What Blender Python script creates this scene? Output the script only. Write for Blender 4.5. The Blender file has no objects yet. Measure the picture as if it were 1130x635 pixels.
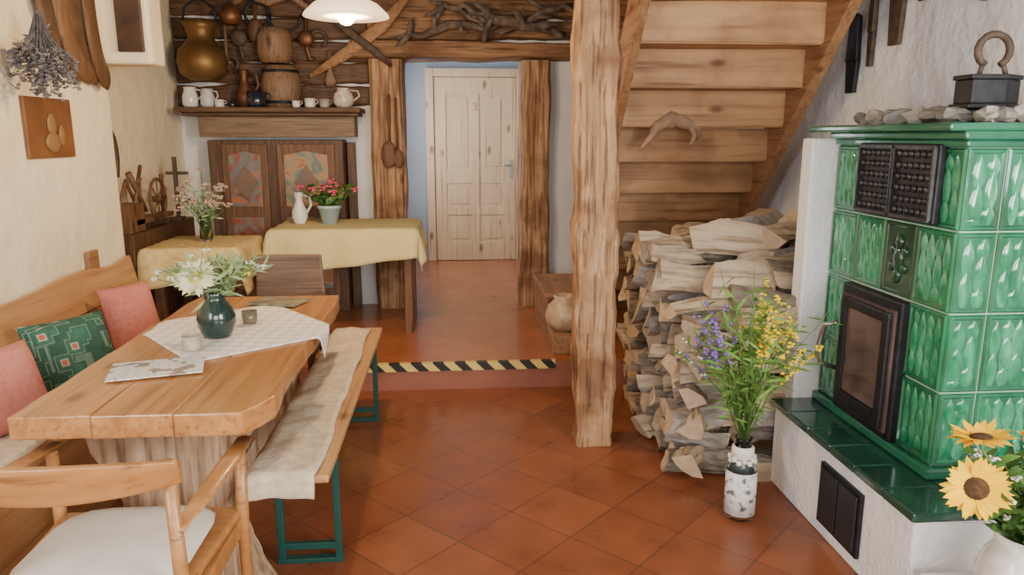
import bpy, bmesh, math, random
from mathutils import Vector, Matrix, noise
random.seed(7)
R=random.random
def U(a,b): return random.uniform(a,b)
COL=bpy.context.scene.collection
# ------------------------------------------------------------ geometry
class G:
    def __init__(s): s.v=[];s.f=[];s.m=[];s.sm=[]
    def add(s,vs,fs,mi=0,sm=False,M=None):
        o=len(s.v)
        for p in vs:
            p=Vector(p)
            s.v.append(M@p if M else p)
        for f in fs: s.f.append([i+o for i in f]);s.m.append(mi);s.sm.append(sm)
        return s
    def box(s,x0,x1,y0,y1,z0,z1,mi=0,M=None):
        vs=[(x0,y0,z0),(x1,y0,z0),(x1,y1,z0),(x0,y1,z0),(x0,y0,z1),(x1,y0,z1),(x1,y1,z1),(x0,y1,z1)]
        return s.add(vs,[(0,3,2,1),(4,5,6,7),(0,1,5,4),(1,2,6,5),(2,3,7,6),(3,0,4,7)],mi,False,M)
    def prism(s,pts,axis,a,b,mi=0,M=None):
        n=len(pts)
        def q(p,c): return {'x':(c,p[0],p[1]),'y':(p[0],c,p[1]),'z':(p[0],p[1],c)}[axis]
        vs=[q(p,a) for p in pts]+[q(p,b) for p in pts]
        fs=[list(range(n))[::-1],list(range(n,2*n))]+[(i,(i+1)%n,n+(i+1)%n,n+i) for i in range(n)]
        return s.add(vs,fs,mi,False,M)
    def tube(s,pts,rad,seg=8,mi=0,sm=True,M=None,flat=None):
        pts=[Vector(p) for p in pts];n=len(pts)
        if not hasattr(rad,'__len__'): rad=[rad]*n
        vs=[];fs=[];up=None
        for i,p in enumerate(pts):
            t=(pts[min(i+1,n-1)]-pts[max(i-1,0)])
            t=t.normalized() if t.length>1e-9 else Vector((0,0,1))
            if up is None:
                a=Vector((0,0,1)) if abs(t.z)<.9 else Vector((1,0,0))
                if flat is not None: a=Vector(flat)
                up=(a-t*a.dot(t)).normalized()
            else:
                u2=up-t*up.dot(t)
                up=u2.normalized() if u2.length>1e-6 else up
            w=t.cross(up)
            fl=1.0 if flat is None else .28
            for k in range(seg):
                an=2*math.pi*k/seg
                vs.append(p+up*math.cos(an)*rad[i]+w*math.sin(an)*rad[i]*fl)
        for i in range(n-1):
            for k in range(seg):
                a=i*seg+k;b=i*seg+(k+1)%seg
                fs.append((a,b,b+seg,a+seg))
        fs.append(list(range(seg))[::-1]);fs.append(list(range((n-1)*seg,n*seg)))
        return s.add(vs,fs,mi,sm,M)
    def cyl(s,a,b,r,r2=None,seg=16,mi=0,sm=True,M=None):
        return s.tube([a,b],[r,r if r2 is None else r2],seg,mi,sm,M)
    def lathe(s,prof,c=(0,0,0),seg=28,mi=0,sm=True,M=None):
        vs=[];fs=[];n=len(prof);c=Vector(c)
        for r,z in prof:
            for k in range(seg):
                an=2*math.pi*k/seg
                vs.append(c+Vector((r*math.cos(an),r*math.sin(an),z)))
        for i in range(n-1):
            for k in range(seg):
                a=i*seg+k;b=i*seg+(k+1)%seg
                fs.append((a,b,b+seg,a+seg))
        if prof[0][0]>1e-4: fs.append(list(range(seg))[::-1])
        return s.add(vs,fs,mi,sm,M)
    def ell(s,c,r,seg=12,ring=8,mi=0,M=None,jit=0):
        if not hasattr(r,'__len__'): r=(r,r,r)
        vs=[];fs=[];c=Vector(c)
        sd=Vector((U(0,50),U(0,50),U(0,50)))
        for i in range(ring+1):
            ph=math.pi*i/ring
            for k in range(seg):
                an=2*math.pi*k/seg
                d=Vector((math.sin(ph)*math.cos(an),math.sin(ph)*math.sin(an),-math.cos(ph)))
                q=1+jit*noise.noise(d*1.6+sd) if jit else 1
                vs.append(c+Vector((d.x*r[0],d.y*r[1],d.z*r[2]))*q)
        for i in range(ring):
            for k in range(seg):
                a=i*seg+k;b=i*seg+(k+1)%seg
                fs.append((a,b,b+seg,a+seg))
        return s.add(vs,fs,mi,True,M)
    def beam(s,a,b,w,h,n=14,amp=.008,mi=0,freq=3.,up=(0,0,1)):
        a=Vector(a);b=Vector(b);t=(b-a).normalized();up=Vector(up)
        up=(up-t*up.dot(t)).normalized();sd=t.cross(up)
        q=[];c=.2
        for sx,sy in((1,1),(-1,1),(-1,-1),(1,-1)):
            if sx*sy>0: q+= [(sx*(1),sy*(1-c)),(sx*(1-c),sy*1)]
            else: q+= [(sx*(1-c),sy*1),(sx*1,sy*(1-c))]
        qq=[]
        for i in range(8):
            p=q[i];r=q[(i+1)%8];qq.append(p);qq.append(((p[0]+r[0])/2,(p[1]+r[1])/2))
        vs=[];fs=[];m=len(qq)
        for i in range(n+1):
            p=a.lerp(b,i/n)
            for x,y in qq:
                o=p+sd*x*w/2+up*y*h/2
                k=noise.noise(o*freq)*amp*1.6+noise.noise(o*freq*4)*amp*.6
                vs.append(o+(sd*x+up*y)*k)
        for i in range(n):
            for k in range(m):
                fs.append((i*m+k,i*m+(k+1)%m,(i+1)*m+(k+1)%m,(i+1)*m+k))
        fs.append(list(range(m))[::-1]);fs.append(list(range(n*m,(n+1)*m)))
        return s.add(vs,fs,mi,False)
    def leaf(s,p,d,L,W,mi=0,nrm=None,bend=.15):
        p=Vector(p);d=Vector(d).normalized()
        a=Vector(nrm) if nrm is not None else Vector((U(-1,1),U(-1,1),U(.2,1)))
        w=d.cross(a)
        if w.length<1e-4: w=d.cross(Vector((1,0,.3)))
        w.normalize();nn=w.cross(d)
        vs=[p,p+d*L*.3+w*W*.45,p+d*L*.3-w*W*.45,p+d*L*.65+w*W*.42+nn*L*bend*.3,p+d*L*.65-w*W*.42+nn*L*bend*.3,p+d*L+nn*L*bend]
        return s.add(vs,[(0,1,2),(2,1,3,4),(4,3,5)],mi,True)
def mk(name,g,mats,parent=None,origin=None,bevel=0,label=None,cat=None,group=None,kind=None,solid=0,sub=0,place=None,rot=None):
    if origin is None:
        if parent is not None: origin=Vector(parent['_o'])
        elif place is not None: origin=Vector((0,0,0))
        else:
            xs=[v.x for v in g.v];ys=[v.y for v in g.v];zs=[v.z for v in g.v]
            origin=Vector(((min(xs)+max(xs))/2,(min(ys)+max(ys))/2,min(zs)))
    origin=Vector(origin)
    me=bpy.data.meshes.new(name)
    me.from_pydata([v-origin for v in g.v],[],g.f)
    if not isinstance(mats,(list,tuple)): mats=[mats]
    for m in mats: me.materials.append(m)
    for p,mi,sm in zip(me.polygons,g.m,g.sm): p.material_index=mi;p.use_smooth=sm
    bm=bmesh.new();bm.from_mesh(me);bmesh.ops.recalc_face_normals(bm,faces=bm.faces);bm.to_mesh(me);bm.free()
    o=bpy.data.objects.new(name,me);COL.objects.link(o)
    if parent is not None:
        o.parent=parent;o.location=origin-Vector(parent['_o'])
    else: o.location=origin if place is None else Vector(place)
    if rot: o.rotation_euler=rot
    if solid:
        md=o.modifiers.new('s','SOLIDIFY');md.thickness=solid;md.offset=0
    if bevel:
        md=o.modifiers.new('b','BEVEL');md.width=bevel;md.segments=2;md.limit_method='ANGLE'
    if sub:
        md=o.modifiers.new('u','SUBSURF');md.levels=sub;md.render_levels=sub
    if label: o['label']=label
    if cat: o['category']=cat
    if group: o['group']=group
    if kind: o['kind']=kind
    o['_o']=tuple(origin)
    return o
def E(name,loc,label,cat,group=None):
    o=bpy.data.objects.new(name,None);o.empty_display_size=.05;COL.objects.link(o);o.location=loc
    o['_o']=tuple(loc);o['label']=label;o['category']=cat
    if group:o['group']=group
    return o
# ------------------------------------------------------------ materials
def nm(name,rough=.5,metal=0,coat=0,spec=.5):
    m=bpy.data.materials.new(name);m.use_nodes=True
    b=m.node_tree.nodes['Principled BSDF']
    b.inputs['Roughness'].default_value=rough;b.inputs['Metallic'].default_value=metal
    b.inputs['Coat Weight'].default_value=coat;b.inputs['Coat Roughness'].default_value=.08
    b.inputs['Specular IOR Level'].default_value=spec
    return m,m.node_tree,b
def ramp(nt,cols):
    r=nt.nodes.new('ShaderNodeValToRGB');e=r.color_ramp.elements
    if not hasattr(cols[0][1],'__len__'): cols=[(.25+.5*i/(max(1,len(cols)-1)),c) for i,c in enumerate(cols)]
    while len(e)<len(cols): e.new(.5)
    for i,(p,c) in enumerate(cols): e[i].position=p;e[i].color=(*c,1)
    return r
def vec(nt,scale=(1,1,1),rot=(0,0,0),loc=(0,0,0)):
    t=nt.nodes.new('ShaderNodeTexCoord');m=nt.nodes.new('ShaderNodeMapping')
    nt.links.new(t.outputs['Object'],m.inputs[0]);m.inputs['Scale'].default_value=scale
    m.inputs['Rotation'].default_value=rot;m.inputs['Location'].default_value=loc
    return m.outputs[0]
def bumpn(nt,b,h,st,dist=.01):
    k=nt.nodes.new('ShaderNodeBump');k.inputs['Strength'].default_value=st;k.inputs['Distance'].default_value=dist
    nt.links.new(h,k.inputs['Height']);nt.links.new(k.outputs[0],b.inputs['Normal'])
def mul(nt,a,b_,f=1):
    mx=nt.nodes.new('ShaderNodeMix');mx.data_type='RGBA';mx.blend_type='MULTIPLY';mx.inputs[0].default_value=f
    nt.links.new(a,mx.inputs[6]);nt.links.new(b_,mx.inputs[7]);return mx.outputs[2]
def noisy(name,cols,scale=5,st=(1,1,1),rough=.6,metal=0,bump=.2,dist=.01,coat=0,detail=5,distort=0,bs=None,rot=(0,0,0),spec=.5):
    m,nt,b=nm(name,rough,metal,coat,spec);v=vec(nt,st,rot)
    n=nt.nodes.new('ShaderNodeTexNoise');n.inputs['Scale'].default_value=scale;n.inputs['Detail'].default_value=detail
    n.inputs['Distortion'].default_value=distort
    nt.links.new(v,n.inputs[0]);r=ramp(nt,cols);nt.links.new(n.outputs[0],r.inputs[0]);nt.links.new(r.outputs[0],b.inputs['Base Color'])
    if bump:
        if bs:
            n2=nt.nodes.new('ShaderNodeTexNoise');n2.inputs['Scale'].default_value=bs;n2.inputs['Detail'].default_value=6
            nt.links.new(v,n2.inputs[0]);bumpn(nt,b,n2.outputs[0],bump,dist)
        else: bumpn(nt,b,n.outputs[0],bump,dist)
    return m
def wood(name,cols,ax='x',sc=3,rough=.5,bump=.25,coat=0,k=10,crack=.3,knots=True,stain=0):
    st={'x':(1,k,k),'y':(k,1,k),'z':(k,k,1)}[ax]
    m,nt,b=nm(name,rough,0,coat);v=vec(nt,st)
    n=nt.nodes.new('ShaderNodeTexNoise');n.inputs['Scale'].default_value=sc;n.inputs['Detail'].default_value=6;n.inputs['Distortion'].default_value=.9
    nt.links.new(v,n.inputs[0]);r=ramp(nt,cols);nt.links.new(n.outputs[0],r.inputs[0])
    st2=tuple(s if s==1 else s*3.2 for s in st);v2=vec(nt,st2,loc=(3,7,1))
    n2=nt.nodes.new('ShaderNodeTexNoise');n2.inputs['Scale'].default_value=sc*1.1;n2.inputs['Detail'].default_value=4;nt.links.new(v2,n2.inputs[0])
    q=1-crack
    r2=ramp(nt,[(.28,(q*.6,q*.5,q*.42)),(.40,(q+.12,q+.08,q+.05)),(.5,(1,1,1)),(.75,(1.06,1.04,1.0))]);nt.links.new(n2.outputs[0],r2.inputs[0])
    out=mul(nt,r.outputs[0],r2.outputs[0])
    if knots:
        v3=vec(nt,tuple(2.2 if s==1 else 5 for s in st),loc=(.3,.4,.7));vo=nt.nodes.new('ShaderNodeTexVoronoi');vo.inputs['Scale'].default_value=1.1;nt.links.new(v3,vo.inputs[0])
        r3=ramp(nt,[(.06,(.30,.20,.14)),(.15,(1,1,1))]);nt.links.new(vo.outputs['Distance'],r3.inputs[0]);out=mul(nt,out,r3.outputs[0],.85)
    if stain:
        n4=nt.nodes.new('ShaderNodeTexNoise');n4.inputs['Scale'].default_value=3.6;n4.inputs['Detail'].default_value=4;nt.links.new(vec(nt),n4.inputs[0])
        r4=ramp(nt,[(.38,(.42,.32,.26)),(.53,(1,1,1))]);nt.links.new(n4.outputs[0],r4.inputs[0]);out=mul(nt,out,r4.outputs[0],stain)
    nt.links.new(out,b.inputs['Base Color'])
    ad=nt.nodes.new('ShaderNodeMath');ad.operation='ADD';nt.links.new(n.outputs[0],ad.inputs[0]);nt.links.new(n2.outputs[0],ad.inputs[1])
    bumpn(nt,b,ad.outputs[0],bump,.008)
    return m
def plain(name,c,rough=.5,metal=0,coat=0,bump=0,sc=40):
    c2=tuple(x*.8 for x in c)
    return noisy(name,[c2,c],sc,(1,1,1),rough,metal,bump,.003,coat,3)
def emis(name,c,s,base=(1,1,1)):
    m,nt,b=nm(name,.4);b.inputs['Base Color'].default_value=(*base,1);b.inputs['Emission Color'].default_value=(*c,1);b.inputs['Emission Strength'].default_value=s
    return m
def glass(name,c=(1,1,1),rough=.02):
    m,nt,b=nm(name,rough);b.inputs['Base Color'].default_value=(*c,1);b.inputs['Transmission Weight'].default_value=1;b.inputs['IOR'].default_value=1.3
    return m
PL_W=noisy('plaster_warm',[(.88,.77,.55),(.95,.87,.68)],1.8,rough=.85,bump=.5,dist=.04,bs=7)
PL_C=noisy('plaster_white',[(.76,.76,.76),(.88,.88,.88)],2.5,rough=.85,bump=.4,dist=.04,bs=7)
PL_R=noisy('plaster_cool_lit',[(.74,.77,.83),(.84,.87,.92)],2.5,rough=.85,bump=.7,dist=.05,bs=7)  # white plaster with bluish window light put into its colour, for the right wall
PL_B=noisy('plaster_grey',[(.38,.44,.51),(.46,.52,.59)],2,rough=.8,bump=.2)
STUC=noisy('stucco_white',[(.84,.86,.90),(.92,.94,.96)],6,rough=.8,bump=.5,dist=.02,bs=45)
def floor_mat(name,c1,c2,mort,size,rot,ra=.3,rb=.46,var=(.70,.67,.65)):
    m,nt,b=nm(name,.4,0,.12);v=vec(nt,(1,1,1),(0,0,rot))
    k=nt.nodes.new('ShaderNodeTexBrick');k.offset=0;k.squash=1
    for i,c in(('Color1',c1),('Color2',c2),('Mortar',mort)): k.inputs[i].default_value=(*c,1)
    k.inputs['Scale'].default_value=1;k.inputs['Mortar Size'].default_value=.0035;k.inputs['Mortar Smooth'].default_value=.4
    k.inputs['Brick Width'].default_value=size;k.inputs['Row Height'].default_value=size
    nt.links.new(v,k.inputs[0])
    n=nt.nodes.new('ShaderNodeTexNoise');n.inputs['Scale'].default_value=5;n.inputs['Detail'].default_value=6;nt.links.new(v,n.inputs[0])
    r=ramp(nt,[var,(1.12,1.10,1.06)]);nt.links.new(n.outputs[0],r.inputs[0])
    nt.links.new(mul(nt,k.outputs[0],r.outputs[0]),b.inputs['Base Color'])
    r2=ramp(nt,[(ra,)*3,(rb,)*3]);nt.links.new(n.outputs[0],r2.inputs[0]);nt.links.new(r2.outputs[0],b.inputs['Roughness'])
    bumpn(nt,b,k.outputs['Fac'],-.4,.003)
    return m
TILE=floor_mat('terracotta_tiles',(.33,.108,.045),(.25,.078,.034),(.12,.05,.032),.30,math.radians(45),.24,.38)
TILE2=floor_mat('terracotta_hall_tiles',(.46,.155,.062),(.38,.12,.05),(.20,.09,.05),.20,math.radians(45),.26,.34,(.88,.86,.85))
RISER=plain('terracotta_riser',(.36,.135,.085),.5,sc=8,bump=.1)
WPOST=wood('old_post_wood',[(0.2,(.20,.10,.05)),(.42,(.40,.225,.11)),(.6,(.54,.33,.18)),(.8,(.62,.42,.26))],'z',1.8,.75,1.0,k=8,crack=.55,stain=.85)
WBEAM=wood('old_beam_wood',[(0.2,(.13,.065,.03)),(.5,(.28,.15,.07)),(.8,(.42,.25,.125))],'x',1.6,.7,.9,crack=.45,stain=.7)
WDARK=wood('dark_wood',[(.06,.032,.016),(.17,.088,.042)],'x',3,.6,.5,crack=.4)
WDARKZ=wood('dark_wood_upright',[(.06,.03,.014),(.17,.085,.04)],'z',3,.55,.3)
WFRAME=wood('worn_brown_frame',[(.10,.05,.025),(.24,.12,.06)],'z',3,.6,.3)
WSTAIR=wood('stair_wood',[(.2,(.32,.165,.075)),(.5,(.47,.265,.125)),(.8,(.58,.355,.18))],'x',1.2,.6,.25,crack=.2,k=7,stain=.5)
WSTRING=wood('stringer_wood',[(.2,(.20,.10,.045)),(.5,(.34,.18,.085)),(.8,(.44,.26,.13))],'y',2,.6,.4,crack=.2)
WTABLE=wood('table_pine',[(.2,(.30,.12,.038)),(.5,(.47,.215,.072)),(.8,(.58,.31,.12))],'y',1.3,.28,.12,.2,k=12,crack=.2)
WTRUNK=wood('pale_trunk',[(.2,(.20,.12,.07)),(.5,(.44,.31,.20)),(.8,(.64,.50,.35))],'z',2.5,.8,1.0,k=6,crack=.4,stain=.5)
WBENCH=wood('bench_wood',[(.40,.20,.08),(.60,.34,.155)],'y',1.5,.4,.15,.05,crack=.2)
WCHAIR=wood('chair_wood',[(.32,.135,.04),(.49,.245,.085)],'x',3,.35,.1,.15,k=6,crack=.15,knots=False)
WDOOR=wood('door_pine',[(.60,.42,.24),(.72,.54,.34)],'z',1.2,.45,.05,k=10,crack=.08)
WEND=noisy('wood_end_grain',[(.38,.27,.17),(.64,.50,.34)],22,rough=.85,bump=.5)
WSPLIT=wood('split_wood',[(.2,(.30,.22,.155)),(.5,(.52,.41,.29)),(.8,(.70,.58,.42))],'x',3,.85,.9,k=5,crack=.35,knots=False,stain=.55)
WBARK=noisy('bark',[(.10,.08,.066),(.32,.27,.22)],16,(1,2,2),.9,0,1.0,.025)
WBARK2=noisy('grey_bark',[(.20,.18,.16),(.46,.42,.38)],14,(1,2,2),.9,0,1.0,.025)
IRON=noisy('cast_iron',[(.012,.013,.018),(.035,.037,.045)],30,rough=.5,metal=.5,bump=.2,dist=.004)
RUST=noisy('rusty_iron',[(.05,.035,.03),(.16,.11,.08)],20,rough=.7,metal=.4,bump=.4)
GREY=noisy('grey_stone',[(.13,.125,.12),(.34,.32,.29)],12,rough=.8,bump=.6,dist=.01)
GREYP=noisy('pale_stone',[(.24,.22,.19),(.48,.45,.40)],14,rough=.85,bump=.6)
WHITE=plain('white_ceramic',(.85,.84,.80),.2,coat=.4)
CREAM=noisy('cream_cloth',[(.54,.44,.31),(.76,.67,.52)],35,rough=.95,bump=.8,dist=.006)
CUSHW=noisy('white_cushion',[(.62,.57,.50),(.76,.72,.65)],8,rough=.95,bump=.3)
YEL=noisy('yellow_cloth',[(.64,.54,.23),(.75,.66,.34)],90,rough=.9,bump=.3,dist=.003)
PINK=noisy('coral_cloth',[(.52,.17,.14),(.64,.25,.20)],50,rough=.95,bump=.4,dist=.003)
LEAF=noisy('leaf_green',[(.03,.10,.015),(.12,.25,.05)],12,rough=.6,bump=0)
LEAF2=noisy('pale_leaf_green',[(.22,.32,.14),(.42,.52,.28)],12,rough=.6,bump=0)
STEM=plain('stem_green',(.10,.22,.05),.6)
PETY=noisy('sunflower_yellow',[(.95,.50,.0),(1.0,.66,.0)],20,rough=.8,bump=0,spec=.1)
PETC=noisy('cream_petals',[(.72,.70,.36),(.86,.84,.60)],20,rough=.6,bump=0)
PETW=plain('white_blossom',(.85,.84,.78),.7)
PURP=plain('purple_blossom',(.30,.16,.60),.7)
YBL=plain('yellow_blossom',(.85,.65,.02),.7)
PKB=plain('pink_blossom',(.75,.10,.20),.7)
DRY=noisy('dried_flower',[(.34,.22,.17),(.66,.54,.44)],30,rough=.9,bump=0)
DRYD=noisy('dark_dried_flower',[(.06,.06,.07),(.24,.21,.20)],30,rough=.9,bump=0)
DISC=noisy('sunflower_disc',[(.03,.015,.008),(.12,.06,.02)],60,rough=.9,bump=.8,dist=.01)
BRASS=noisy('aged_brass',[(.12,.065,.025),(.30,.18,.07)],6,rough=.5,metal=.7,bump=.15)
COPPER=noisy('aged_copper',[(.13,.06,.03),(.28,.13,.065)],6,rough=.5,metal=.7,bump=.1)
NAVY=plain('dark_glaze',(.018,.022,.035),.15,coat=.6)
DGREEN=plain('dark_green_jug_glaze',(.012,.04,.035),.15,coat=.6)
LEATH=noisy('old_leather',[(.05,.028,.016),(.17,.09,.045)],12,rough=.55,bump=.3)
GREENM=plain('green_enamel',(.01,.075,.065),.4)
GT=noisy('green_glaze_leaf',[(.25,(.006,.11,.05)),(.42,(.015,.24,.11)),(.58,(.05,.36,.19)),(.75,(.16,.50,.31))],15,(1,1,.45),rough=.10,bump=.35,dist=.008,coat=1,distort=1.2)
GTB=noisy('green_glaze_ground',[(.25,(.004,.08,.036)),(.75,(.02,.25,.12))],12,(1,1,.5),rough=.12,bump=.3,coat=1)
GTD=noisy('green_glaze_dark',[(.004,.03,.02),(.012,.09,.05)],9,rough=.16,bump=.2,coat=.6)
GPL=noisy('green_glaze_plain',[(.012,.11,.06),(.03,.21,.12)],7,rough=.16,bump=.15,coat=.6)
GLED=noisy('dark_green_glaze',[(.008,.045,.03),(.018,.095,.062)],7,rough=.2,bump=.15,coat=.5)
GROUT=plain('pale_grout',(.38,.55,.45),.7)
# ------------------------------------------------------------ structure
S='structure'
g=G()
g.box(-2.4,2.4,-1.9,4.27,-.1,0,0)
g.box(-2.4,2.4,4.285,8.3,-.1,.16,1)
g.box(-2.4,2.4,4.27,4.285,-.1,.155,2)
mk('floor',g,[TILE,TILE2,RISER],kind=S,origin=(0,0,0))
g=G();g.box(-2.4,2.4,-1.9,8.3,2.62,2.72);mk('ceiling',g,WDARK,kind=S)
g=G();g.box(-2.3,-1.85,-1.9,4.3,0,2.62);g.box(-2.3,-2.05,4.3,6.1,.16,2.62);g.box(-2.3,-1.61,4.3,4.50,1.88,2.62)
mk('wall_left',g,PL_W,kind=S,bevel=.02,origin=(0,0,0))
g=G();g.box(2.1,2.3,-1.9,6.1,0,2.62);mk('wall_right',g,PL_R,kind=S,origin=(0,0,0))
g=G();g.box(-2.3,2.3,-2.0,-1.9,0,2.62);mk('wall_front',g,PL_C,kind=S,origin=(0,0,0))
g=G();g.box(-2.3,-.6,5.94,6.2,.16,2.62);g.box(.74,2.3,5.94,6.2,.16,2.62);g.box(-.6,.74,5.96,6.2,2.2,2.62)
mk('wall_back',g,PL_C,kind=S,origin=(0,0,0))
g=G();g.box(-.75,-.65,6.2,8.1,.16,2.5);g.box(.95,1.05,6.2,8.1,.16,2.5);g.box(-.75,1.05,8.1,8.2,.16,2.5);g.box(-.75,1.05,6.2,8.2,2.5,2.6)
mk('wall_hall',g,PL_B,kind=S,origin=(0,0,0))
g=G();g.beam((-.49,5.93,.16),(-.49,5.93,2.06),.25,.34,16,.010,up=(0,1,0));mk('trim_1',g,WPOST,kind=S)
g=G();g.beam((.635,5.93,.16),(.635,5.93,2.06),.23,.34,16,.010,up=(0,1,0));mk('trim_2',g,WPOST,kind=S)
g=G();g.beam((-.75,5.92,2.13),(.98,5.92,2.13),.36,.13,16,.010);mk('trim_3',g,WBEAM,kind=S)
g=G()
for z in(2.28,2.44,2.6): g.beam((-.62,5.93,z),(1.5,5.93,z+.01),.18,.155,24,.02)
mk('trim_4',g,WBEAM,kind=S)
g=G()
for z in(1.80,1.96,2.12,2.28,2.44,2.59): g.beam((-2.04,5.93,z),(-.63,5.93,z),.12,.155,20,.018)
mk('trim_5',g,WDARK,kind=S)
d=E('door_1',(.24,8.05,.16),'','');del d['label'];del d['category'];d['kind']=S
g=G();x0,x1=-.19,.67
def rect(g,a,b,c,e,y0,y1,mi=0): g.box(a,b,y0,y1,c,e,mi)
rect(g,x0,x1,.165,2.1,8.045,8.07)
for a,b in((x0,x0+.12),(.20,.28),(x1-.12,x1)): rect(g,a,b,.165,2.1,8.03,8.046)
for a,b in((.165,.36),(.66,.74),(1.0,1.14),(1.93,2.1)): rect(g,x0+.12,.20,a,b,8.0305,8.046);rect(g,.28,x1-.12,a,b,8.0305,8.046)
for xa,xb in((x0+.14,.18),(.30,x1-.14)):
    for za,zb in((.38,.64),(.76,.98),(1.16,1.91)): rect(g,xa+.02,xb-.02,za+.02,zb-.02,8.036,8.046)
dl=mk('door_leaf',g,WDOOR,parent=d,bevel=.002)
g=G();rect(g,x0-.09,x0-.005,.16,2.19,8.0,8.1);rect(g,x1+.005,x1+.09,.16,2.19,8.0,8.1);rect(g,x0-.005,x1+.005,2.105,2.19,8.0,8.1)
mk('door_frame',g,WDOOR,parent=d,bevel=.006)
g=G();g.box(.60,.635,8.02,8.03,1.05,1.25);g.cyl((.617,8.03,1.19),(.617,7.98,1.19),.009);g.cyl((.617,7.985,1.19),(.51,7.985,1.19),.009)
mk('door_handle',g,plain('steel',(.5,.5,.5),.3,1),parent=dl)
cu=bpy.data.curves.new('t','FONT');cu.body='3';cu.size=.12;cu.extrude=.003
to=bpy.data.objects.new('tmp',cu);COL.objects.link(to);bpy.context.view_layer.update()
me=bpy.data.meshes.new_from_object(to.evaluated_get(bpy.context.evaluated_depsgraph_get()));bpy.data.objects.remove(to)
me.materials.clear();me.materials.append(plain('brass_number',(.40,.29,.15),.4,.3))
o=bpy.data.objects.new('door_number',me);COL.objects.link(o);o.parent=dl;o.location=(-.03,-.025,1.60);o.rotation_euler=(math.pi/2,0,0)
# ------------------------------------------------------------ posts, stairs
g=G();g.beam((.675,3.46,0),(.645,3.46,2.62),.19,.195,70,.014,freq=3.6,up=(0,1,0))
mk('support_post',g,WPOST,label='hand-hewn square timber post reaching to the ceiling',cat='wooden post')
st=E('staircase',(1.45,5.6,.16),'old wooden staircase of wide boards rising above the firewood','staircase')
ry,rz=.212,.2
def sx(y): return -.06*(5.6-y)/2
for k in range(12):
    y=5.65-ry*k;z=.16+rz*k;s=sx(y)
    g=G();g.beam((.97+s,y,z+.09),(1.93+s,y,z+.09),.03,.19,8,.004);mk('riser',g,WSTAIR,parent=st)
    g=G();g.box(.97+s,1.93+s,y-ry+.005,y+.03,z+.187,z+.207);mk('tread',g,WSTAIR,parent=st,bevel=.004)
for xa,lo,wd in((.925,-.07,.05),(1.91,-.09,.06)):
    g=G()
    def zl(y): return .16+(5.65-y)*rz/ry
    hi=.24
    yb=5.65-(2.6-.16-lo)*ry/rz;yt=5.65-(2.6-.16-hi)*ry/rz
    ya=5.65-(.165-.16-lo)*ry/rz
    g.prism([(5.72,.165),(5.72,zl(5.72)+hi),(yt,2.6),(yb,2.6),(ya,.165)],'x',xa,xa+wd)
    for v in g.v: v.x+=sx(v.y)
    mk('stringer',g,WSTRING,parent=st,bevel=.005)
g=G();g.tube([(.98,4.03,1.45),(1.04,4.02,1.55),(1.12,4.03,1.60),(1.20,4.03,1.57),(1.27,4.05,1.56),(1.30,4.05,1.48)],[.014,.034,.044,.040,.034,.014],10)
g.tube([(1.04,4.03,1.55),(1.0,4.02,1.48),(.96,4.03,1.43)],[.024,.018,.010]);g.tube([(1.22,4.03,1.57),(1.26,4.02,1.50),(1.24,4.02,1.45)],[.022,.016,.008])
g.tube([(1.14,4.03,1.6),(1.16,4.02,1.66)],[.02,.006])
for v in g.v: v.y+=.14;v.x+=.10
mk('driftwood_root',g,noisy('driftwood',[(.22,.13,.08),(.44,.29,.19)],15,rough=.8,bump=.5),label='gnarled piece of root hanging on the stair boards',cat='root')
ws=E('wooden_steps',(.78,4.8,.16),'low brown wooden steps standing on the raised tiled floor','steps')
g=G();g.box(.60,.88,4.72,5.4,.16,.46);mk('upper_step',g,WSTRING,parent=ws,bevel=.006)
g=G();g.box(.60,.88,4.40,4.715,.16,.28);mk('lower_step',g,WSTRING,parent=ws,bevel=.006)
g=G();g.box(.58,.89,4.69,5.4,.46,.49);mk('step_board',g,WSTRING,parent=ws,bevel=.005)
m,nt,b=nm('hazard_stripes',.5);v=vec(nt,(1,1,1),(0,math.radians(45),0));w=nt.nodes.new('ShaderNodeTexWave');w.inputs['Scale'].default_value=3.4;w.inputs['Distortion'].default_value=0
nt.links.new(v,w.inputs[0]);r=ramp(nt,[(.49,(.02,.02,.02)),(.51,(.80,.62,.18))]);nt.links.new(w.outputs[0],r.inputs[0]);nt.links.new(r.outputs[0],b.inputs['Base Color'])
g=G();g.box(-.72,.60,4.262,4.30,.118,.166);mk('hazard_tape',g,m,label='black and yellow striped warning tape along the step edge',cat='warning tape')
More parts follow.
